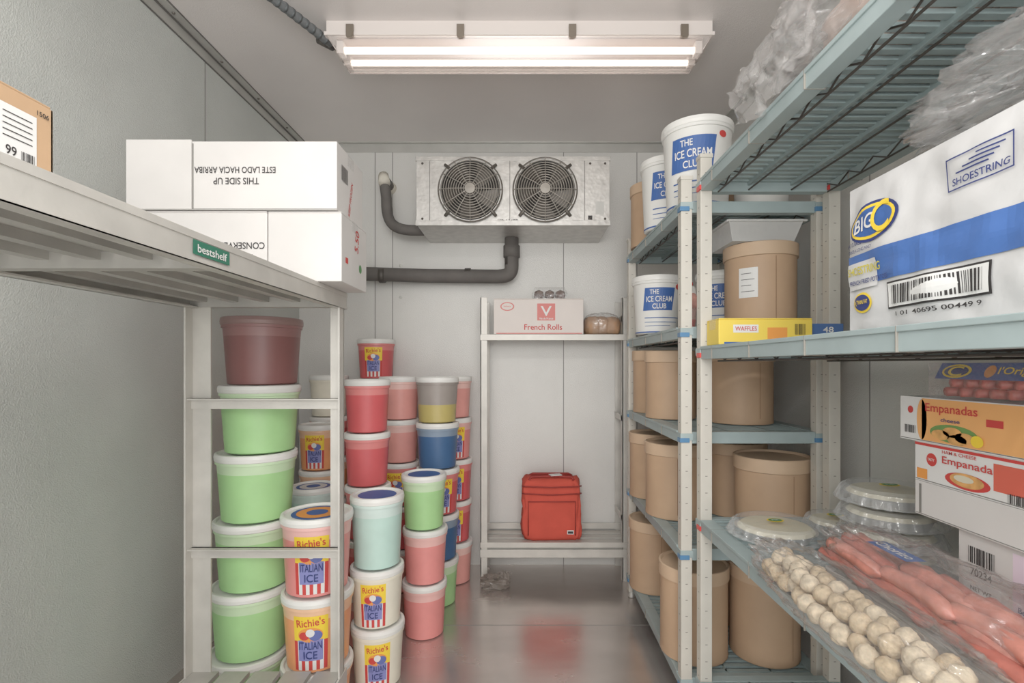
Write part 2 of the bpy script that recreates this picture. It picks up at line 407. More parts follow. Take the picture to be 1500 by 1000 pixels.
def plastic_tub(name, x, y, z, R, h, body, frost=None, lidm=None, label=None, th=0.0, lidlabel=None, seg=40, ff_=.80):
    b = MB(); lm = lidm or M_lid; fr = frost or body
    rb, rt = R * .84, R * .945
    zl = z + h - .022
    zf = z + ff_ * (h - .022)
    rf = rb + (rt - rb) * ff_
    b.lathe([(0, z + .002, body), (rb - .006, z + .002, body), (rb, z + .006, body), (rf, zf, fr), (rt, zl - .012, fr), (rt + .004, zl - .011, fr), (rt + .004, zl - .002, fr), (rt, zl, fr)], (x, y, 0), seg)
    b.lathe([(R - .004, zl - .004, lm), (R, zl, lm), (R + .001, zl + .010, lm), (R - .001, z + h - .002, lm), (R - .005, z + h, lm), (R - .010, z + h, lm), (R - .014, z + h - .006, lm), (0, z + h - .006, lm)], (x, y, 0), seg)
    mp = cyl_map((x, y), rb, rt, zl - z, th, z)
    k = R / .1
    if label == 'italian':
        w = .048 * k; a0 = z + .06 * h; a1 = z + .79 * h
        am = z + .46 * h
        b.patch(mp, -w, w, am, a1, M_inky, 1, 10)
        n = 9
        for i in range(n):
            u0 = -w + 2 * w * i / n
            b.patch(mp, u0, u0 + 2 * w / n, a0, am, M_inkred if i % 2 == 0 else M_paper, 1, 2)
        b.text(mp, "Richie's", 0, z + .71 * h, w * 1.6, .022 * k, M_inkred, 3, .08)
        b.ell(mp, 0, z + .54 * h, w * .72, h * .10, M_inko, 2)
        b.ell(mp, w * .3, z + .53 * h, w * .38, h * .07, mat('ink_peri', (92, 104, 168), .5), 3)
        b.ell(mp, -w * .35, z + .53 * h, w * .3, h * .055, M_inkred, 3)
        b.ell(mp, 0, z + .57 * h, w * .25, h * .055, M_paper, 4)
        b.patch(mp, -w * .72, w * .72, z + .19 * h, z + .47 * h, mat('label_blueviolet', (128, 132, 190), .5), 2, 8)
        b.text(mp, 'ITALIAN', 0, z + .40 * h, w * 1.3, .022 * k, M_inkdb, 5)
        b.text(mp, 'ICE', 0, z + .27 * h, w * .8, .022 * k, M_inkdb, 5)
    if label == 'club':
        w = .07 * k; cv = z + .5 * h
        b.patch(mp, -w, w * .8, z + .40 * h, z + .78 * h, M_inkblue, 1, 12, skew=.012)
        b.text(mp, 'THE', -.02, z + .71 * h, w * .5, .018 * k, M_paper, 3)
        b.text(mp, 'ICE CREAM', 0.0, z + .59 * h, w * 1.5, .022 * k, M_paper, 3)
        b.text(mp, 'CLUB', 0.0, z + .47 * h, w * .8, .02 * k, M_paper, 3)
        b.ell(mp, w * 1.25, z + .80 * h, .015, .011, M_inkred, 1)
        b.patch(mp, -w * .9, w * 1.4, z + .27 * h, z + .285 * h, M_inkblue, 1, 10)
        b.patch(mp, -w * .9, w * 1.2, z + .20 * h, z + .21 * h, M_inkblue, 1, 10)
        b.patch(mp, -w * .9, w * .7, z + .14 * h, z + .147 * h, M_inkblue, 1, 10)
        b.patch(mp, -3 * w, 3 * w, z + .03 * h, z + .05 * h, M_inkblue, 1, 30)
    if lidlabel:
        lp = lambda u, v, l: (x + u, y + v, z + h - .006 + .0006 * l)
        b.ell(lp, 0, 0, R * .72, R * .72, M_inkblue, 1)
        b.ell(lp, 0, 0, R * .58, R * .58, lidlabel, 2)
        b.ell(lp, 0, 0, R * .3, R * .3, M_inkblue, 3)
    return b.build(name)

def col(name, rgb, rough=.4): return mat(name, rgb, rough, 0, None, (14, .05))
G = col('sherbet_green', (166, 214, 146)); GF = col('sherbet_green_frost', (200, 226, 186))
PK = col('ice_pink', (230, 142, 138)); PKF = col('ice_pink_frost', (236, 184, 178))
RD = col('ice_red', (210, 90, 94)); RDF = col('ice_red_frost', (222, 130, 128))
SP = col('ice_salmon', (232, 158, 150)); SPF = col('ice_salmon_frost', (236, 192, 184))
OR = col('ice_orange', (236, 158, 106)); ORF = col('ice_orange_frost', (238, 192, 156))
BL = col('ice_blue', (62, 98, 142)); BLF = col('ice_blue_frost', (132, 150, 170))
TL = col('ice_teal', (186, 218, 208)); TLF = col('ice_teal_frost', (206, 226, 220))
CR = col('ice_cream_white', (232, 226, 208)); CRF = CR
YL = col('ice_yellow', (188, 172, 104)); YLF = col('ice_frost_grey', (154, 146, 140))
PU = col('ice_purple', (128, 84, 82)); PUF = col('ice_purple_frost', (146, 106, 104)); PUL = col('lid_purple', (142, 114, 110))
C = {'G': (G, GF), 'K': (PK, PKF), 'R': (RD, RDF), 'S': (SP, SPF), 'O': (OR, ORF), 'B': (BL, BLF), 'T': (TL, TLF), 'C': (CR, CRF), 'Y': (YL, YLF), 'P': (PU, PUF)}

def stack(levels, x, y, R, lean=(0, 0)):
    z = 0.0
    for i, lv in enumerate(levels):
        h, c = lv[0], lv[1]
        lab = lv[2] if len(lv) > 2 else None; th = lv[3] if len(lv) > 3 else 0
        ll = lv[4] if len(lv) > 4 else None
        nm = 'italian_ice_tub' if lab == 'italian' else 'sherbet_tub'
        dx = random.uniform(-.003, .003)
        plastic_tub(nm, x + lean[0] * i + dx, y + lean[1] * i, z, R, h, C[c][0], C[c][1], PUL if c == 'P' else None, lab, th, ll, ff_=.45 if c == 'Y' else .8)
        z += h
A = 'italian'
stack([(.1455, 'G'), (.2177, 'G'), (.2177, 'G'), (.2177, 'G'), (.2177, 'G'), (.2177, 'P')], -.905, 1.70, .124, (.009, 0))
stack([(.155, 'O', A, .1), (.225, 'O', A, .15), (.24, 'K', A, .2, M_inko)], -.646, 1.622, .108)
stack([(.204, 'C', A, .25), (.195, 'C', A, .1), (.242, 'T', None, 0, M_inkblue)], -.497, 1.765, .09)
stack([(.215, 'K'), (.215, 'K'), (.215, 'G', None, 0, M_inkblue)], -.396, 2.078, .09)
stack([(.2054, 'G'), (.2054, 'B'), (.2054, 'R', A, .4), (.2054, 'B', None, 0, M_inkblue), (.2054, 'Y')], -.389, 2.35, .098)
stack([(.205, 'S'), (.205, 'R', A, .2), (.205, 'R', A, .2), (.205, 'K', A, .3), (.205, 'S')], -.345, 2.585, .092)
stack([(.205, 'S'), (.205, 'R'), (.205, 'R', A, 0), (.205, 'S'), (.205, 'S')], -.60, 2.50, .098)
stack([(.205, 'K'), (.205, 'R'), (.205, 'R'), (.205, 'R'), (.205, 'R')], -.607, 2.016, .088)
stack([(.2023, 'O'), (.2023, 'O'), (.2023, 'K'), (.2023, 'R'), (.2023, 'R'), (.2023, 'R', A, .1)], -.755, 2.65, .095)
stack([(.2035, 'K'), (.2035, 'O'), (.2035, 'O'), (.2035, 'O', A, .1)], -.925, 2.34, .09)
stack([(.206, 'K'), (.206, 'O'), (.206, 'O'), (.206, 'R'), (.206, 'C')], -.98, 2.60, .095)
stack([(.196, 'O'), (.196, 'O'), (.196, 'T', None, 0, M_paper)], -.86, 2.11, .092)

def card_tub(x, y, z, R, h, sticker=None, name='cardboard_ice_cream_drum'):
    b = MB()
    b.lathe([(0, z + .003, M_card), (R * .955, z + .003, M_card), (R * .96, z, M_card), (R * .965, z + .004, M_card), (R * .955, z + .02, M_card), (R * .955, z + h - .045, M_cardl)], (x, y, 0), 44)
    b.lathe([(R * .965, z + h - .045, M_cardl), (R, z + h - .043, M_cardl), (R, z + h - .002, M_cardl), (R - .003, z + h, M_cardl), (R - .007, z + h, M_cardl), (R - .01, z + h - .008, M_cardl), (0, z + h - .009, M_cardl)], (x, y, 0), 44)
    mp = cyl_map((x, y), R * .955, R * .955, h, random.uniform(-.6, .6), z)
    b.patch(mp, 0, .0015, z + .02, z + h - .05, M_inside, 1, 1)
    if sticker is not None:
        mp = cyl_map((x, y), R * .955, R * .955, h, sticker, z)
        b.patch(mp, -.03, .03, z + .35 * h, z + .7 * h, M_paper, 1, 4)
        for i in range(4): b.patch(mp, -.022, .02 - .01 * (i % 2), z + (.42 + .07 * i) * h, z + (.426 + .07 * i) * h, M_black, 2, 3)
    return b.build(name)

F1, F2, F3, F4, F5 = 1.59, 1.20, .873, .51, .11
E = .003
WH = mat('tub_white_board', (224, 224, 220), .45)
plastic_tub('ice_cream_tub', .592, 1.735, F1 + E, .117, .285, WH, WH, None, 'club', -.45)
plastic_tub('ice_cream_tub', .56, 1.99, F1 + E, .10, .27, WH, WH, None, 'club', -.2)
card_tub(.575, 2.25, F1 + E, .10, .27, .0)
plastic_tub('ice_cream_tub', .83, 1.78, F1 + E, .10, .25, WH, WH)
card_tub(.80, 2.05, F1 + E, .11, .26)
plastic_tub('ice_cream_tub', .552, 2.10, F2 + E, .10, .235, WH, WH, None, 'club', -.15)
plastic_tub('ice_cream_tub', .78, 2.0, F2 + E, .10, .235, WH, WH, None, 'club', -.5)
plastic_tub('ice_cream_tub', .66, 2.28, F2 + E, .09, .235, WH, WH)
card_tub(.81, 1.745, F2 + E, .118, .277, -.75)
card_tub(.605, 2.26, F3 + E, .118, .268)
card_tub(.79, 1.86, F3 + E, .116, .262)
card_tub(.82, 2.14, F3 + E, .116, .262)
card_tub(.585, 2.02, F3 + E, .10, .26)
card_tub(.575, 2.25, F4 + E, .105, .275)
card_tub(.59, 1.975, F4 + E, .116, .275)
card_tub(.83, 2.00, F4 + E, .116, .275)
card_tub(.845, 1.735, F4 + E, .122, .265)
card_tub(.575, 2.25, F5 + E, .105, .30)
card_tub(.585, 1.75, F5 + E, .115, .30)
card_tub(.822, 1.74, F5 + E, .115, .30)
card_tub(.70, 1.99, F5 + E, .115, .30)

# ------------------------------------------------------------ polymer shelving
def polymer_unit(name, x0, x1, y0, y1, levels, top, clamp, pitch=.03, rear_top=None):
    b = MB()
    for (px, py) in ((x0, y0), (x0, y1), (x1, y0), (x1, y1)):
        tz = rear_top if (rear_top and px == x1) else top
        b.box(px - .017, px + .017, py - .017, py + .017, 0.03, tz, M_post)
        b.box(px - .0195, px + .0195, py - .0195, py + .0195, tz - .004, tz + .008, M_post)
        b.lathe([(.012, 0, M_trim), (.016, .004, M_trim), (.012, .03, M_trim)], (px, py, 0), 12)
        z = .1
        while z < tz - .03:
            b.box(px - .0175, px + .0175, py - .004, py + .004, z, z + .003, M_slot)
            b.box(px - .004, px + .004, py - .0175, py + .0175, z, z + .003, M_slot)
            z += .05
    for z in levels:
        for x in (x0, x1):
            b.box(x - .017, x + .017, y0 + .02, y1 - .02, z - .036, z, M_rail)
            b.box(x - .020, x + .020, y0 + .02, y1 - .02, z - .008, z + .001, M_rail)
            k = y0 + .20
            while k < y1 - .05:
                b.box(x - .0206, x + .0206, k, k + .0025, z - .037, z + .0012, M_slot); k += .235
            n = int((y1 - y0) / .05); pts = []
            xx = x + (.03 if x == x0 else -.03)
            for i in range(n + 1):
                pts.append((xx, y0 + .03 + (y1 - y0 - .06) * i / n, z - (.018 if i % 2 else .040)))
            b.tube(pts, .0026, M_truss, 5)
            b.tube([(xx, y0 + .03, z - .042), (xx, y1 - .03, z - .042)], .003, M_truss, 5)
        for y in (y0, y1):
            b.box(x0 + .018, x1 - .018, y - .014, y + .014, z - .036, z, M_rail)
        nm = 3
        for k in range(1, nm):
            xx = x0 + (x1 - x0) * k / nm
            b.box(xx - .004, xx + .004, y0, y1, z - .018, z - .001, M_raild)
            b.tube([(xx, y0, z - .03), (xx, y1, z - .03)], .003, M_truss, 5)
        yy = y0 + .02
        while yy < y1 - .02:
            b.box(x0 + .01, x1 - .01, yy, yy + pitch * .55, z - .009, z - .001, M_raild)
            yy += pitch
        for (px, py) in ((x0, y0), (x0, y1), (x1, y0), (x1, y1)):
            b.box(px - .020, px + .020, py - .020, py + .020, z - .026, z - .004, M_rail)
            b.box(px - .022, px + .008, py - .022, py + .006, z - .032, z - .018, clamp)
    return b.build(name, bevel=.0012)

N1, N2, N3, N4 = 1.632, 1.135, .6217, .1425
polymer_unit('polymer_storage_shelf', .546, .927, .05, 1.535, [N1, N2, N3, N4], 1.70, M_red, rear_top=1.66)
polymer_unit('polymer_storage_shelf', .51, .93, 1.605, 2.39, [F1, F2, F3, F4, F5], 1.66, M_blue)

# ------------------------------------------------------------ left aluminium shelf
b = MB()
sx0, sx1, sy0, sy1, st = -.964, -.517, .12, 1.51, 1.292
b.box(sx1 - .006, sx1, sy0, sy1, st - .047, st, M_alu)
b.box(sx1 - .03, sx1, sy0, sy1, st - .047, st - .043, M_alu)
b.box(sx1 - .0005, sx1 + .0015, sy0, sy1, st - .012, st - .001, M_alu)
b.box(sx1 - .0005, sx1 + .0012, sy0, sy1, st - .047, st - .041, M_alu)
b.box(sx0, sx0 + .006, sy0, sy1, st - .047, st, M_alu); b.box(sx0, sx0 + .03, sy0, sy1, st - .047, st - .043, M_alu)
n = 5; w = (sx1 - sx0) / n
for i in range(n):
    b.box(sx0 + i * w + .006, sx0 + (i + 1) * w - .006, sy0, sy1, st - .014, st, M_alud)
    b.box(sx0 + i * w + w / 2 - .012, sx0 + i * w + w / 2 + .012, sy0, sy1, st - .03, st - .014, M_alud)
for y in (.3, .9, 1.49): b.box(sx0 + .006, sx1 - .006, y - .015, y + .015, st - .044, st - .015, M_alud)
ly = 1.49
for y in (ly, .16):
    for (xa, xb_) in ((-.557, -.519), (-.962, -.905)):
        b.box(xa, xb_, y - .003, y + .003, 0, st - .04, M_alu)
        xs = xa if xa < -.7 else xb_ - .005
        b.box(xs, xs + .005, y - .035 if y > 1 else y, y if y > 1 else y + .035, 0, st - .04, M_alu)
    for z in (.97, .539):
        b.box(-.957, -.524, y - .010, y - .003, z - .016, z + .014, M_alu)
        b.box(-.957, -.524, y - .028, y - .003, z + .010, z + .014, M_alu)
st2 = .19
b.box(sx1 - .006, sx1, sy0, sy1, st2 - .047, st2, M_alu); b.box(sx0, sx0 + .006, sy0, sy1, st2 - .047, st2, M_alu)
for i in range(n):
    b.box(sx0 + i * w + .008, sx0 + (i + 1) * w - .008, sy0, sy1 - .02, st2 - .014, st2, M_alud)
b.patch(lambda u, v, l: (sx1 + .002 + .0006 * l, u, v), .80, .90, st - .037, st - .014, mat('tag_green', (46, 110, 88), .5), 1, 1)
b.text(lambda u, v, l: (sx1 + .002 + .0006 * l, u, v), 'bestshelf', .85, st - .026, .08, .013, M_paper, 3)
b.build('aluminium_wall_shelf', bevel=.001)

def carton(name, x0, x1, y0, y1, z0, z1, m, seam=True, extra=None, tape='x'):
    b = MB(); b.box(x0, x1, y0, y1, z0, z1 - .004, m)
    if tape == 'x':
        ym = (y0 + y1) / 2
        b.box(x0, x1, y0, ym - .001, z1 - .004, z1, m); b.box(x0, x1, ym + .001, y1, z1 - .004, z1, m)
        b.box(x0 - .0006, x1 + .0006, ym - .024, ym + .024, z1 - .03, z1 + .0005, M_film)
    if extra: extra(b)
    return b.build(name, bevel=.003)
Yf = 1.293; f = face_front(Yf)
def ex(b):
    b.text(f, 'THIS SIDE UP', -.722, 1.545, -.115, -.017, M_black)
    b.text(f, 'ESTE LADO HACIA ARRIBA', -.725, 1.573, -.205, -.016, M_black)
    b.box(-.833, -.830, Yf - .002, Yf, 1.475, 1.640, M_seam)
    b.box(-.997, -.833, Yf - .004, Yf, 1.474, 1.648, M_white)
    b.box(-.833, -.468, Yf - .0012, Yf, 1.474, 1.4755, M_seam)
    r = face_right(-.468, Yf)
    b.barcode(r, .03, .08, 1.56, 1.60, M_black); b.text(r, 'KEEP FROZEN', .10, 1.53, .10, .014, M_inkred, 2, 1.3)
carton('white_carton', -.997, -.468, Yf, 1.50, 1.4725, 1.645, M_white, extra=ex)
def ex(b):
    b.text(f, 'KEEP FROZEN', -.74, 1.352, -.12, -.017, M_black)
    b.text(f, 'CONSERVESE CONG', -.745, 1.382, -.19, -.017, M_black)
    b.ell(f, -.92, 1.40, .012, .012, M_inkred)
carton('white_carton', -.997, -.645, Yf, 1.50, st + .0005, 1.4695, M_white, extra=ex)
def ex(b):
    r = face_right(-.457, Yf)
    b.text(r, '5.50', .12, 1.42, .06, .03, M_inkred, 2, 1.4); b.patch(r, .03, .05, 1.345, 1.36, M_inkred, 1, 1)
    b.ell(r, .15, 1.35, .012, .012, M_inkg)
carton('white_carton', -.643, -.457, Yf + .002, 1.502, st + .0005, 1.4695, M_white, extra=ex)

# brown open carton
b = MB(); bx0, bx1, by0, by1, bz0, bz1 = -.86, -.60, .40, .655, st, 1.405
T = .004
b.box(bx0, bx1, by0, by1, bz0, bz0 + T, M_brown)
b.box(bx0, bx0 + T, by0, by1, bz0, bz1, M_brown); b.box(bx1 - T, bx1, by0, by1, bz0, bz1, M_brown)
b.box(bx0, bx1, by0, by0 + T, bz0, bz1, M_brown); b.box(bx0, bx1, by1 - T, by1, bz0, bz1, M_brown)
b.box(bx1 - .075, bx1, by0 + .004, by1 - .004, bz1 - .002, bz1 + .002, M_brown, Matrix.Rotation(.5, 3, 'Y'), (bx1, 0, bz1))
b.box(bx0, bx0 + .12, by0 + .004, by1 - .004, bz1 - .002, bz1 + .002, M_inside, Matrix.Rotation(-1.0, 3, 'Y'), (bx0, 0, bz1))
r = lambda u, v, l: (bx1 + .0006 * l, by0 + u, v)
b.patch(r, .14, .232, 1.315, 1.385, M_paper, 1, 1)
for i in range(5): b.patch(r, .19, .226, 1.375 - i * .007, 1.3762 - i * .007, M_black, 2, 1)
b.barcode(r, .212, .229, 1.322, 1.336, M_black, 2, 10); b.text(r, '99', .20, 1.332, .013, .011, M_black, 2)
b.text(r, '1506', .240, 1.392, .016, .006, M_black, 2)
b.build('open_cardboard_box', bevel=.001)

# ------------------------------------------------------------ back unit
b = MB()
kx0, kx1, ky0, ky1 = -.21, .535, 2.56, 2.765
for x in (kx0, kx1 - .035):
    b.box(x, x + .035, ky0, ky0 + .006, 0, 1.42, M_alu); b.box(x, x + .006, ky0, ky0 + .035, 0, 1.42, M_alu)
    b.box(x, x + .035, ky1 - .006, ky1, 0, 1.42, M_alu)
    for z in (.3, .8, 1.3): b.box(x, x + .006, ky0, ky1, z, z + .03, M_alu)
b.box(kx0, kx1, ky0 - .004, ky0 + .002, 1.205, 1.235, M_alu)
for i in range(3):
    y = ky0 + .002 + i * .068
    b.box(kx0, kx1, y, y + .055, 1.225, 1.235, M_alud)
b.box(kx0, kx1, ky0 - .004, ky0 + .002, .12, .16, M_alu)
for i in range(3):
    y = ky0 - .004 + i * .072
    b.box(kx0, kx1, y, y + .05, .17, .195, M_alu)
b.box(kx0, kx1, ky1 - .01, ky1, .20, .23, M_alu)
b.box(kx0, kx1, ky0 + .01, ky1, .13, .17, M_alud)
b.build('aluminium_storage_rack', bevel=.001)

fy = 2.567; f = face_front(fy)
M_pk = mat('ink_pink', (214, 118, 112), .5); M_cream = mat('carton_cream', (222, 213, 207), .5, 0, None, (6, .04))
def ex(b):
    b.text(f, 'French Rolls', .105, 1.272, .19, .028, M_inkred)
    b.patch(f, .075, .165, 1.305, 1.39, M_pk, 1, 1); b.text(f, 'V', .12, 1.352, .055, .05, M_paper, 3)
    b.text(f, 'Vie de France', .12, 1.315, .07, .01, M_paper, 3)
    b.ell(f, -.075, 1.375, .035, .022, M_pk); b.ell(f, -.075, 1.375, .029, .017, M_cream, 2); b.text(f, 'bakery', -.075, 1.375, .035, .01, M_pk, 3)
    b.patch(f, -.13, .30, 1.238, 1.243, M_pk, 1, 1)
carton('french_rolls_carton', -.143, .307, fy, 2.755, 1.236, 1.415, M_cream, extra=ex)

# clamshell with cookies
b = MB()
cx, cy, cz = .14, 2.64, 1.4165
b.box(cx - .09, cx + .09, cy - .05, cy + .05, cz, cz + .003, M_clear)
vs = [(cx - .09, cy - .05, cz + .025), (cx + .09, cy - .05, cz + .025), (cx + .09, cy + .05, cz + .025), (cx - .09, cy + .05, cz + .025),
      (cx - .075, cy - .04, cz + .06), (cx + .075, cy - .04, cz + .06), (cx + .075, cy + .04, cz + .06), (cx - .075, cy + .04, cz + .06),
      (cx - .08, cy - .045, cz), (cx + .08, cy - .045, cz), (cx + .08, cy + .045, cz), (cx - .08, cy + .045, cz)]
b.add(vs, [(0, 1, 5, 4), (1, 2, 6, 5), (2, 3, 7, 6), (3, 0, 4, 7), (4, 5, 6, 7), (8, 9, 1, 0), (9, 10, 2, 1), (10, 11, 3, 2), (11, 8, 0, 3)], M_film)
M_cook = mat('cookie_brown', (84, 54, 38), .7, 0, (80, .5, 'n'), (40, .3))
for i in range(6):
    x = cx - .055 + (i % 3) * .055; y = cy - .018 + (i // 3) * .036
    b.lathe([(0, .004, M_cook), (.02, .004, M_cook), (.026, .020, M_cook), (.022, .040, M_cook), (0, .050, M_cook)], (x, y, cz), 16)
b.build('cookie_clamshell')

def blob(b, c, dims, m, seed=0, amp=.25, sub=(28, 18), freq=3.0, flat=True, ridg=False, smooth=True):
    vs = []; nu, nv = sub
    for j in range(nv + 1):
        ph = math.pi * j / nv
        for i in range(nu):
            th = 2 * math.pi * i / nu
            d = Vector((math.sin(ph) * math.cos(th), math.sin(ph) * math.sin(th), math.cos(ph)))
            q = d * freq + Vector((seed * 3.1, seed, 0))
            n = noise.noise(q) + .5 * noise.noise(q * 2.3)
            if ridg: n = .5 - 1.3 * abs(noise.noise(q)) - .8 * abs(noise.noise(q * 2.4)) - .4 * abs(noise.noise(q * 5))
            k = 1 + amp * n
            p = Vector([math.copysign(abs(t) ** .75, t) for t in d]) * k
            z = p.z
            if flat and z < -.75: z = -.75
            vs.append((c[0] + p.x * dims[0] / 2, c[1] + p.y * dims[1] / 2, c[2] + z * dims[2] / 2))
    fs = [(j * nu + i, (j + 1) * nu + i, (j + 1) * nu + (i + 1) % nu, j * nu + (i + 1) % nu) for j in range(nv) for i in range(nu)]
    b.add(vs, fs, m, smooth)

b = MB()
M_bread = mat('bread_brown', (172, 134, 102), .6, 0, (30, .3, 'n'), (15, .15))
for i in range(3): blob(b, (.362 + .048 * i, 2.65, 1.238 + .040), (.09, .14, .106), M_bread, i, .10)
blob(b, (.408, 2.65, 1.238 + .048), (.190, .16, .128), M_film, 9, .14, (50, 30), 4, True, True)
b.build('bagged_bread_rolls')

# red cooler bag
M_rb = mat('cooler_bag_red', (208, 84, 70), .85, 0, (120, .3, 'n'), (10, .07), spec=.2); M_rbd = mat('cooler_bag_trim', (150, 48, 42), .7)
b = MB()
gx0, gx1, gy0, gy1, gz0, gz1 = -.005, .302, 2.575, 2.745, .197, .50
vs = []; fs = []
rings = 15
for j in range(rings):
    t = j / (rings - 1); z = gz0 + (gz1 - gz0) * t
    bul = .016 * math.sin(math.pi * t); tp = .010 * t + (.012 if j == 0 else 0) + (.014 if j == rings - 1 else 0)
    for i in range(60):
        a = 2 * math.pi * i / 60; ex_ = .30
        cxx = math.copysign(abs(math.cos(a)) ** ex_, math.cos(a)); cyy = math.copysign(abs(math.sin(a)) ** ex_, math.sin(a))
        wob = .013 * noise.noise(Vector((math.cos(a) * 2.5, math.sin(a) * 2.5, j * .45)))
        vs.append(((gx0 + gx1) / 2 + cxx * ((gx1 - gx0) / 2 - tp + wob), (gy0 + gy1) / 2 + cyy * ((gy1 - gy0) / 2 + bul * .6 - tp + wob), z + (.010 * noise.noise(Vector((cxx * 3, cyy * 3, 1))) if j > rings - 3 else 0)))
for j in range(rings - 1):
    for i in range(60): fs.append((j * 60 + i, j * 60 + (i + 1) % 60, (j + 1) * 60 + (i + 1) % 60, (j + 1) * 60 + i))
fs.append(tuple(range(60))[::-1]); fs.append(tuple((rings - 1) * 60 + i for i in range(60)))
b.add(vs, fs, M_rb, True)
for z in (gz1 - .028, gz1 - .065):
    pts = [(gx0 + .004, gy0 + .01, z), (gx0 + .02, gy0 - .006, z), ((gx0 + gx1) / 2, gy0 - .010, z - .004), (gx1 - .02, gy0 - .006, z), (gx1 - .004, gy0 + .01, z)]
    b.tube(pts, .0035, M_rbd, 6)
b.tube([(gx0 + .035, gy0 - .006, gz0 + .03), (gx0 + .035, gy0 - .012, gz0 + .20), (gx1 - .035, gy0 - .012, gz0 + .20), (gx1 - .035, gy0 - .006, gz0 + .03)], .003, M_rbd, 6)
b.tube([(gx0 + .04, gy0 + .03, gz1 - .005), (gx0 + .05, gy0 + .04, gz1 + .01), (.15, gy0 + .05, gz1 + .013), (gx1 - .05, gy0 + .04, gz1 + .01), (gx1 - .04, gy0 + .03, gz1 - .005)], .007, M_rbd, 8)
b.tube([(gx0 + .04, gy1 - .03, gz1 - .005), (gx0 + .06, gy1 - .04, gz1 + .008), (.15, gy1 - .05, gz1 + .01), (gx1 - .06, gy1 - .04, gz1 + .008), (gx1 - .04, gy1 - .03, gz1 - .005)], .007, M_rbd, 8)
fb = face_front(gy0 - .013)
b.patch(fb, .225, .258, .235, .255, M_paper, 1, 1); b.patch(fb, .228, .255, .238, .250, M_black, 2, 1)
b.box(.14, .20, gy0 + .03, gy0 + .07, gz1 + .018, gz1 + .021, M_paper, .3)
b.build('red_cooler_bag')

# crumpled wrapper on the floor in front of the rack
b = MB(); M_cr = film('crumpled_wrapper_grey', (140, 130, 122), dens=.7, rough=.3, bump=40, gl=.4)
blob(b, (-.13, 2.50, .024), (.14, .09, .064), M_cr, 4, .55, (30, 18), 3.5, True, True, False)
blob(b, (-.085, 2.50, .036), (.045, .04, .080), M_cr, 5, .5, (16, 10), 4, True, True, False)
b.build('crumpled_wrapper')

# ------------------------------------------------------------ container above brown drum (rests on drum)
def clear_container(name, x0, x1, y0, y1, z0, z1, m):
    b = MB(); i = .02
    vs = [(x0 + i, y0 + i, z0), (x1 - i, y0 + i, z0), (x1 - i, y1 - i, z0), (x0 + i, y1 - i, z0), (x0, y0, z1), (x1, y0, z1), (x1, y1, z1), (x0, y1, z1)]
    b.add(vs, [(0, 1, 2, 3), (0, 1, 5, 4), (1, 2, 6, 5), (2, 3, 7, 6), (3, 0, 4, 7)], m)
    for (a0, a1, c0, c1) in ((x0 - .008, x1 + .008, y0 - .008, y0 + .004), (x0 - .008, x1 + .008, y1 - .004, y1 + .008), (x0 - .008, x0 + .004, y0, y1), (x1 - .004, x1 + .008, y0, y1)):
        b.box(a0, a1, c0, c1, z1 - .006, z1, m)
    b.box(x0, x1, y0, y1, z1, z1 + .003, m)
    return b.build(name, bevel=.002)
M_pan = film('cloudy_container', (236, 236, 234), dens=.5, rough=.25, bump=20, gl=.2)
clear_container('plastic_food_container', .66, .90, 1.635, 1.86, F2 + .281, F2 + .345, M_pan)

# sundae cup
b = MB(); M_sun = mat('sundae_pink', (206, 150, 140), .5, 0, (60, .4, 'n'), (30, .35))
x, y = .585, 1.80
b.lathe([(0, F2 + E, M_clear), (.022, F2 + E, M_clear), (.03, F2 + .09, M_clear), (.032, F2 + .09, M_clear)], (x, y, 0), 20)
b.lathe([(0, F2 + .004, M_sun), (.020, F2 + .004, M_inkred), (.024, F2 + .04, M_sun), (.028, F2 + .088, M_sun)], (x, y, 0), 20)
blob(b, (x, y, F2 + .10), (.062, .062, .07), M_sun, 3, .2)
blob(b, (x + .005, y, F2 + .135), (.04, .04, .05), M_paper, 5, .2)
blob(b, (x + .004, y, F2 + .165), (.02, .02, .02), M_inkred, 1, .1)
b.build('sundae_cup')

# boxes on near unit middle shelf, far end
def ex(b):
    g = face_front(1.42)
    b.patch(g, .585, .655, N2 + .036, N2 + .058, M_paper, 1, 1); b.text(g, 'WAFFLES', .62, N2 + .047, .06, .012, M_inkred, 3)
    b.patch(g, .68, .735, N2 + .018, N2 + .05, M_inko, 1, 1); b.patch(g, .56, .80, N2 + .004, N2 + .010, M_inkblue, 1, 1)
    b.barcode(g, .755, .785, N2 + .03, N2 + .06, M_black, 2, 12)
M_ycart = mat('carton_yellow', (238, 208, 84), .5)
carton('frozen_snack_carton', .545, .805, 1.42, 1.512, N2 + .003, N2 + .076, M_ycart, extra=ex)
def ex(b):
    g = face_front(1.435); b.patch(g, .815, .895, N2 + .006, N2 + .03, M_paper, 1, 1); b.text(g, '48', .857, N2 + .045, .03, .016, M_paper, 3)
carton('frozen_snack_carton', .810, .90, 1.435, 1.505, N2 + .003, N2 + .062, mat('carton_blue', (70, 104, 160), .5), extra=ex)

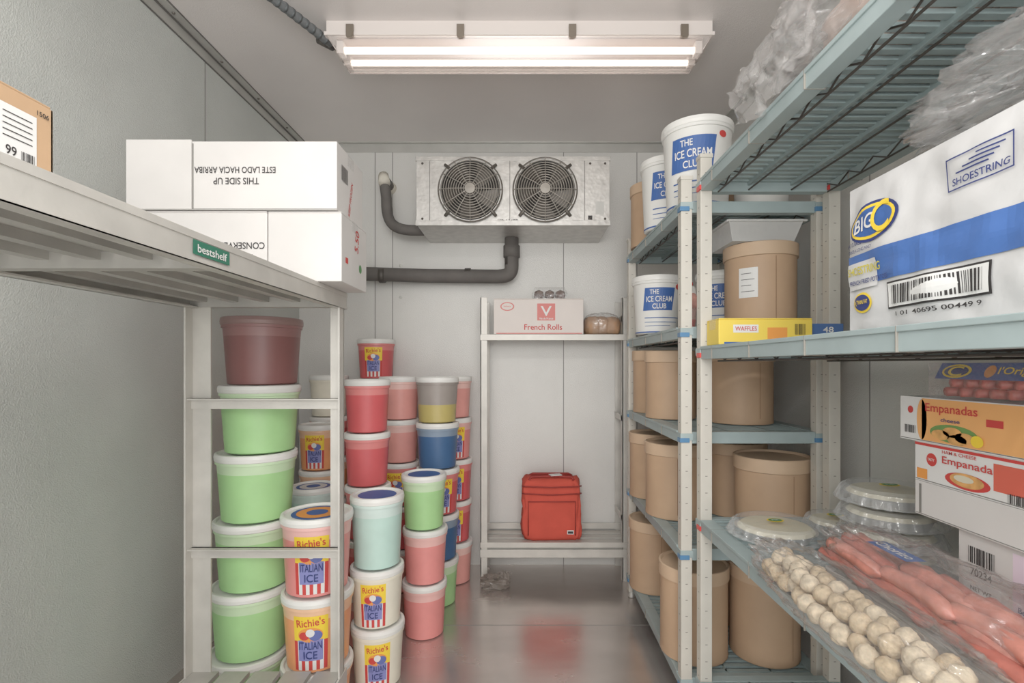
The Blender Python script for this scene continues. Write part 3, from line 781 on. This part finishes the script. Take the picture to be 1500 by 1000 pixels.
# ------------------------------------------------------------ potato sack (near unit, middle shelf)
M_sack = mat('potato_sack_paper', (206, 206, 206), .4, 0, (22, .6, 'n'), (6, .05))
b = MB()
qx, q1, qy0, qy1, qz0, qz1 = .605, .90, .28, .945, N2 + .003, 1.40
def sk(v, seed, a=.006): return a * (noise.noise(Vector((v[0] * 9, v[1] * 9, v[2] * 12 + seed))) + .6 * noise.noise(Vector((v[0] * 25, v[1] * 22, v[2] * 28 + seed))))
def grid(p00, p10, p11, p01, nu, nv, bul, nrm):
    vs = []
    for j in range(nv + 1):
        for i in range(nu + 1):
            s_, t_ = i / nu, j / nv
            p = (Vector(p00) * (1 - s_) + Vector(p10) * s_) * (1 - t_) + (Vector(p01) * (1 - s_) + Vector(p11) * s_) * t_
            e = (math.sin(math.pi * s_) * math.sin(math.pi * t_)) ** .5 if 0 < s_ < 1 and 0 < t_ < 1 else 0
            d = bul * e + (sk(p, 3, .009) * (1 if e > 0 else 0))
            vs.append(tuple(p + Vector(nrm) * d))
    return vs, [(j * (nu + 1) + i, j * (nu + 1) + i + 1, (j + 1) * (nu + 1) + i + 1, (j + 1) * (nu + 1) + i) for j in range(nv) for i in range(nu)]
A0 = (qx, qy1, qz0); A1 = (qx, qy0, qz0); A2 = (qx, qy0, qz1); A3 = (qx, qy1, qz1)
B0 = (q1, qy1, qz0); B1 = (q1, qy0, qz0); B2 = (q1, qy0, qz1); B3 = (q1, qy1, qz1)
for (quad, nr) in (((A0, A1, A2, A3), (-1, 0, 0)), ((A3, A2, B2, B3), (0, 0, 1)), ((B0, B3, B2, B1), (1, 0, 0)), ((A1, B1, B2, A2), (0, -1, 0)), ((A0, A3, B3, B0), (0, 1, 0))):
    big = nr[0] == -1
    vs, fs = grid(*quad, 60 if big else 20, 26 if big else 10, .010, nr)
    b.add(vs, fs, M_sack, True)
b.add([A0, B0, B1, A1], [(0, 1, 2, 3)], M_sack)
def smap(u, v, l):
    s_ = (u) / (qy1 - qy0); t_ = (v - qz0) / (qz1 - qz0)
    s_ = min(max(s_, .001), .999); t_ = min(max(t_, .001), .999)
    p = Vector((qx, qy1 - u, v)); e = (math.sin(math.pi * s_) * math.sin(math.pi * t_)) ** .5
    return (qx - (.010 * e + sk(p, 3, .009)) - .0014 - .0006 * l, qy1 - u, v)
M_sb = mat('sack_blue', (66, 104, 172), .45, 0, (22, .6, 'n'))
b.patch(smap, .004, .62, 1.222, 1.276, M_sb, 1, 60, nv=8)
b.patch(smap, .004, .085, 1.215, 1.262, M_sack, 3, 12, nv=8)
b.ell(smap, .075, 1.325, .062, .034, M_inkdb, 1, 28); b.ell(smap, .075, 1.325, .056, .029, M_inky, 2, 28)
b.ell(smap, .075, 1.325, .050, .024, M_inkblue, 3, 28)
b.text(smap, 'BIG', .060, 1.325, .05, .026, M_paper, 5, .12); b.text(smap, 'C', .100, 1.327, .04, .052, M_inky, 6, .12)
b.text(smap, 'SHOESTRING', .052, 1.247, .088, .014, mat('ink_olive', (206, 192, 50), .5), 6)
b.text(smap, 'FRENCH FRIED POTATOES', .062, 1.227, .105, .008, M_inkdb, 6)
b.text(smap, '6/4.5 LB BAGS', .03, 1.295, .045, .007, M_inkdb, 3); b.text(smap, 'GRADE A LONG FANCY', .045, 1.283, .07, .006, M_inkdb, 4)
b.ell(smap, .045, 1.190, .026, .018, M_inky, 1); b.ell(smap, .045, 1.190, .022, .014, M_inkdb, 2); b.text(smap, '0g TRANS FAT', .045, 1.190, .036, .009, M_inky, 4)
b.patch(smap, .105, .290, 1.172, 1.216, M_black, 1, 20, nv=6); b.patch(smap, .108, .287, 1.175, 1.213, M_paper, 3, 20, nv=6)
b.barcode(smap, .118, .278, 1.179, 1.209, M_black, 5, 34)
b.text(smap, '1 01 40695 00449 9', .20, 1.163, .15, .007, M_black, 4)
for (u0, u1, v0, v1) in ((.225, .325, 1.365, 1.367), (.225, .325, 1.322, 1.324), (.225, .227, 1.322, 1.367), (.323, .325, 1.322, 1.367)):
    b.patch(smap, u0, u1, v0, v1, M_inkdb, 2, 10)
b.text(smap, 'SHOESTRING', .275, 1.333, .085, .010, M_inkdb, 3)
for k in range(4): b.patch(smap, .24 + k * .012, .29 + k * .008, 1.343 + k * .005, 1.345 + k * .005, M_inkdb, 3, 6)
b.build('french_fries_sack')
b = MB()
blob(b, (.75, .60, 1.475), (.28, .56, .12), M_bagf, 2, .5, (80, 44), 3.2, True, True)
b.build('plastic_bag')

# plastic bag on the top shelf
b = MB()
M_meat = mat('bag_content_tan', (196, 172, 160), .6, 0, (20, .3, 'n'), (10, .16))
blob(b, (.73, .93, N1 + .102), (.24, .40, .24), M_meat, 6, .18, (36, 24), 3)
blob(b, (.70, .94, N1 + .130), (.30, .56, .32), M_bagf, 3, .5, (90, 56), 3.5, True, True)
nu, nv = 48, 30; vs = []
def rg(x, y, s): return abs(noise.noise(Vector((x, y, s)))) + .5 * abs(noise.noise(Vector((x * 2.3, y * 2.3, s + 3))))
for j in range(nv + 1):
    for i in range(nu + 1):
        s_, t_ = i / nu, j / nv
        y = .86 + .36 * s_ + .03 * math.sin(t_ * 4)
        x = .595 - .085 * min(1, t_ * 1.8) + .055 * (rg(s_ * 6, t_ * 3, 1) - .4)
        z = N1 + .23 - (.13 + .06 * math.sin(s_ * 3.1) + .06 * s_) * t_ * 1.1 + .03 * (rg(s_ * 6, t_ * 4, 4) - .4)
        vs.append((x, y, z))
b.add(vs, [(j * (nu + 1) + i, j * (nu + 1) + i + 1, (j + 1) * (nu + 1) + i + 1, (j + 1) * (nu + 1) + i) for j in range(nv) for i in range(nu)], M_bagf, True)
b.build('plastic_wrapped_goods')

# ------------------------------------------------------------ near unit lower shelf
M_pief = mat('pie_filling', (218, 211, 186), .4, 0, (20, .2, 'n'), (12, .06)); M_foil = mat('foil', (190, 190, 188), .3, .6, (60, .3, 'n'))
def pie(x, y, z, R, label=True):
    b = MB()
    b.lathe([(0, z + .001, M_foil), (R * .68, z + .001, M_foil), (R * .78, z + .022, M_foil), (R * .86, z + .026, M_foil)], (x, y, 0), 36)
    b.lathe([(R * .80, z + .024, M_pief), (R * .72, z + .032, M_pief), (0, z + .034, M_pief)], (x, y, 0), 36)
    seg = 96; prof = [(R, .008), (R * .985, .016), (R * .90, .036), (R * .80, .043), (R * .6, .0435), (0, .0435)]
    for i in range(len(prof) - 1):
        vs = []
        for (r, zz) in prof[i:i + 2]:
            for k in range(seg):
                a = 2 * math.pi * k / seg; rr = r * (1 + (.016 if (k // 2) % 2 else -.016) * (1 if r > R * .85 else 0))
                vs.append((x + rr * math.cos(a), y + rr * math.sin(a), z + zz))
        b.add(vs, [(k, (k + 1) % seg, seg + (k + 1) % seg, seg + k) for k in range(seg)], M_clear if i < 3 else M_film, i > 2)
    b.lathe([(R * .84, z + .008, M_clear), (R, z + .008, M_clear), (R + .005, z + .011, M_clear)], (x, y, 0), 36)
    if label:
        lp = lambda u, v, l: (x + u, y + v, z + .0438 + .0006 * l)
        b.ell(lp, 0, 0, .022, .016, M_inky, 1); b.ell(lp, 0, 0, .018, .012, M_inkg, 2)
        b.text(lp, 'PIE', 0, 0, .018, .008, M_paper, 3)
    return b.build('boxed_pie')
N3e = N3 + .003
pie(.672, 1.36, N3e, .118)
pie(.862, 1.41, N3e, .080)
for i in range(4): pie(.85, 1.185, N3e + i * .0450, .108, i == 3)

def side_carton(name, X0, X1, Y0, Y1, z0, z1, m, deco):
    b = MB(); b.box(X0, X1, Y0, Y1, z0, z1, m)
    b.box(X0 - .0008, X0, Y0 + .002, Y1 - .002, z0 + .002, z0 + .0035, M_seam)
    deco(b, face_left(X0, Y1)); return b.build(name, bevel=.002)
M_meatr = mat('empanada_golden', (218, 162, 96), .5, 0, None, (60, .25)); M_leaf = mat('leaf_green', (108, 148, 80), .5)
def d70(b, p):
    b.text(p, '70234', .045, .728, .04, .013, M_black, 3); b.barcode(p, .02, .07, .742, .770, M_black, 2, 14)
    b.patch(p, .10, .25, .665, .785, mat('label_lav', (226, 208, 222), .5), 1, 1); b.ell(p, .15, .74, .02, .018, M_inkred, 2)
    b.text(p, 'Beef Tamale', .14, .700, .06, .009, M_inkdb, 3); b.text(p, 'Filet Mignon', .14, .683, .06, .009, M_inkdb, 3)
    b.patch(p, .01, .08, .69, .72, M_paper, 1, 1); b.text(p, 'NET WT', .045, .70, .04, .007, M_black, 3)
side_carton('frozen_food_carton', .772, .99, .45, .905, N3e, .795, M_white, d70)
side_carton('frozen_food_carton', .76, .99, .50, .99, .796, .860, M_white, lambda b, p: b.patch(p, .01, .016, .80, .855, M_seam, 1, 1))
def dham(b, p):
    b.patch(p, .0, .45, .9285, .9335, M_inkred, 1, 1)
    b.text(p, 'HAM & CHEESE', .10, .924, .07, .006, M_inkred, 3)
    b.text(p, 'Empanada', .115, .908, .10, .017, M_inkred, 3)
    b.ell(p, .115, .880, .045, .014, M_inkred, 1); b.ell(p, .115, .882, .034, .012, M_meatr, 2); b.ell(p, .11, .884, .02, .006, M_pief, 3)
    b.ell(p, .04, .905, .012, .012, M_inkred, 1); b.text(p, 'TASTY', .04, .905, .016, .005, M_paper, 3)
    b.patch(p, .005, .03, .866, .885, M_inko, 1, 1); b.barcode(p, .19, .22, .865, .88, M_black, 2, 10)
    b.patch(p, .165, .22, .878, .922, mat('label_red2', (214, 96, 78), .5), 1, 1)
side_carton('empanada_carton', .76, .99, .52, .99, .861, .935, M_paper, dham)
def demp(b, p):
    lo = mat('label_orange', (238, 172, 106), .5)
    b.patch(p, .055, .50, .94, 1.018, lo, 1, 1)
    b.ell(p, .055, .978, .012, .038, lo, 1)
    b.text(p, 'Empanadas', .12, 1.000, .11, .020, M_inkred, 3)
    b.text(p, 'cheese', .12, .982, .04, .007, M_inkdb, 3)
    b.ell(p, .125, .959, .05, .016, M_leaf, 2)
    for (u, v) in ((.10, .955), (.125, .962), (.15, .955), (.135, .950)): b.ell(p, u, v, .020, .009, M_meatr, 4)
    b.ell(p, .175, .953, .012, .01, M_inky, 5)
    b.patch(p, .19, .22, .98, .992, M_inkred, 2, 1); b.ell(p, .027, .995, .007, .007, M_inkred, 1); b.barcode(p, .012, .04, .95, .965, M_black, 2, 10)
side_carton('empanada_carton', .755, .99, .50, 1.022, .936, 1.020, M_paper, demp)
# salami packs
M_sal = mat('salami_red', (186, 84, 72), .35, 0, (40, .2, 'n'), (60, .3))
b = MB()
for k in range(2):
    y1_ = .94; X0 = .765 + k * .11
    for i in range(14):
        for j in range(2):
            yy = y1_ - .02 - i * .030 - j * .012
            b.tube([(X0 - .003, yy, 1.033 + j * .016), (X0 + .035, yy - .004, 1.035 + j * .016), (X0 + .09, yy, 1.035 + j * .016)], [.008, .011, .008], M_sal, 8)
q = lambda u, v, l: (.757 + (v - 1.055) * .5 - .0006 * l, .94 - u, v)
b.patch(q, .0, .42, 1.056, 1.084, mat('label_blue2', (66, 92, 158), .5), 1, 4)
b.ell(q, .04, 1.070, .03, .012, M_inky, 2); b.ell(q, .04, 1.070, .025, .009, M_inkdb, 3); b.text(q, 'C', .04, 1.070, .03, .017, M_inky, 5)
b.text(q, "l'Original", .16, 1.070, .08, .015, M_inky, 3); b.ell(q, .105, 1.070, .010, .010, M_inko, 2)
b.box(.750, .985, .50, .945, 1.0215, 1.0845, M_wrap)
b.build('salami_pack')

# sausages
M_ssg = mat('sausage_raw', (200, 128, 114), .35, 0, (50, .2, 'n'), (45, .22)); M_ssg2 = mat('sausage_raw_dark', (184, 106, 94), .35, 0, (50, .2, 'n'), (45, .22))
b = MB(); rnd = random.Random(5)
for layer in range(2):
    for i in range(5 if layer == 0 else 4):
        for seg_ in range(3):
            x = .634 + i * .026 + layer * .012
            ya_ = 1.085 - seg_ * .150 + rnd.uniform(-.015, .015) - i * .012; ln = .17
            z = N3 + .062 + layer * .026 + (.008 if i in (1, 2) else 0)
            pts = []; rr = []
            bend = rnd.uniform(-.014, .014)
            for k in range(13):
                t = k / 12
                pts.append((min(.748, x + bend * math.sin(math.pi * t) - .014 * t), ya_ - ln * t, z + .006 * math.sin(math.pi * t + i)))
                rr.append(.0145 * min(1, .25 + 3.2 * math.sqrt(max(0, t * (1 - t)))) * (1 + .05 * math.sin(t * 19 + i)) if 0 < t < 1 else .003)
            b.tube(pts, rr, M_ssg if rnd.random() < .7 else M_ssg2, 12)
b.box(.628, .745, .60, 1.06, N3 + .038, N3 + .044, M_paper)
b.box(.630, .74, .60, 1.06, N3e, N3 + .038, mat('tray_foam', (208, 204, 198), .5))
blob(b, (.688, .85, N3 + .082), (.150, .54, .118), M_wrap, 8, .22, (80, 44), 4, False, True)
lp = lambda u, v, l: (.665 + v, .96 - u, N3 + .128 + .0006 * l)
b.patch(lp, .0, .10, -.02, .015, M_inkblue, 1, 2); b.text(lp, 'Chorizo', .05, -.003, .085, .018, M_paper, 3)
b.build('sausage_pack')

# breaded balls
M_ball = mat('breaded_crumb', (192, 172, 142), .75, 0, (120, .9, 'n'), (80, .32)); M_ball2 = mat('breaded_crumb_pale', (208, 192, 166), .75, 0, (120, .9, 'n'), (80, .3))
b = MB(); rnd = random.Random(11)
def ball(b, c, r, m, sd):
    nu, nv = 14, 9; vs = []
    for j in range(nv + 1):
        ph = math.pi * j / nv
        for i in range(nu):
            th = 2 * math.pi * i / nu; d = Vector((math.sin(ph) * math.cos(th), math.sin(ph) * math.sin(th), math.cos(ph)))
            k = r * (1 + .16 * noise.noise(d * 3 + Vector((sd, 0, 0)))); vs.append((c[0] + d.x * k, c[1] + d.y * k, c[2] + d.z * k))
    b.add(vs, [(j * nu + i, (j + 1) * nu + i, (j + 1) * nu + (i + 1) % nu, j * nu + (i + 1) % nu) for j in range(nv) for i in range(nu)], m, True)
k = 0
for lay in range(2):
    for i in range(16):
        for j in range(3 - lay):
            x = .522 + j * .033 + lay * .016 + rnd.uniform(-.006, .006); y = 1.10 - i * .034 - lay * .015 + (j % 2) * .012 + rnd.uniform(-.007, .007)
            if y > 1.0 and j == 0: x += .012
            ball(b, (x, y, N3 + .0215 + lay * .027 + rnd.uniform(0, .005)), .0172, M_ball if rnd.random() < .6 else M_ball2, k); k += 1
blob(b, (.553, .84, N3 + .043), (.136, .66, .104), M_wrap, 12, .20, (90, 44), 4, True, True)
b.build('breaded_croquette_bag')

# ------------------------------------------------------------ camera, light, world
cam = D.cameras.new('camera'); co = D.objects.new('camera', cam); scn.collection.objects.link(co)
cam.lens = 18; cam.sensor_width = 36; cam.shift_x = -.01; cam.shift_y = .0233; cam.clip_start = .02
co.location = (0, 0, 1.08); co.rotation_euler = (math.pi / 2, 0, 0)
scn.camera = co
def area(name, loc, rot, sx, sy, e, col=(1, .98, .955)):
    l = D.lights.new(name, 'AREA'); l.shape = 'RECTANGLE'; l.size = sx; l.size_y = sy; l.energy = e; l.color = col
    o = D.objects.new(name, l); o.location = loc; o.rotation_euler = rot; scn.collection.objects.link(o); return o
# added fill light, just under the diffuser of the added second fixture
area('added_ceiling_fill', (-.01, .175, 2.160), (0, 0, 0), 1.25, .09, 12)
# added fill light behind the camera, tilted up to brighten ceiling and room
area('added_rear_fill', (0, -.6, 1.5), (math.radians(120), 0, 0), .9, .7, 22)
w = D.worlds.new('world'); scn.world = w; w.use_nodes = True
w.node_tree.nodes['Background'].inputs[0].default_value = (1, .985, .96, 1)
w.node_tree.nodes['Background'].inputs[1].default_value = 2.15
scn.view_settings.view_transform = 'Standard'
scn.view_settings.look = 'None'
scn.view_settings.gamma = 1.16
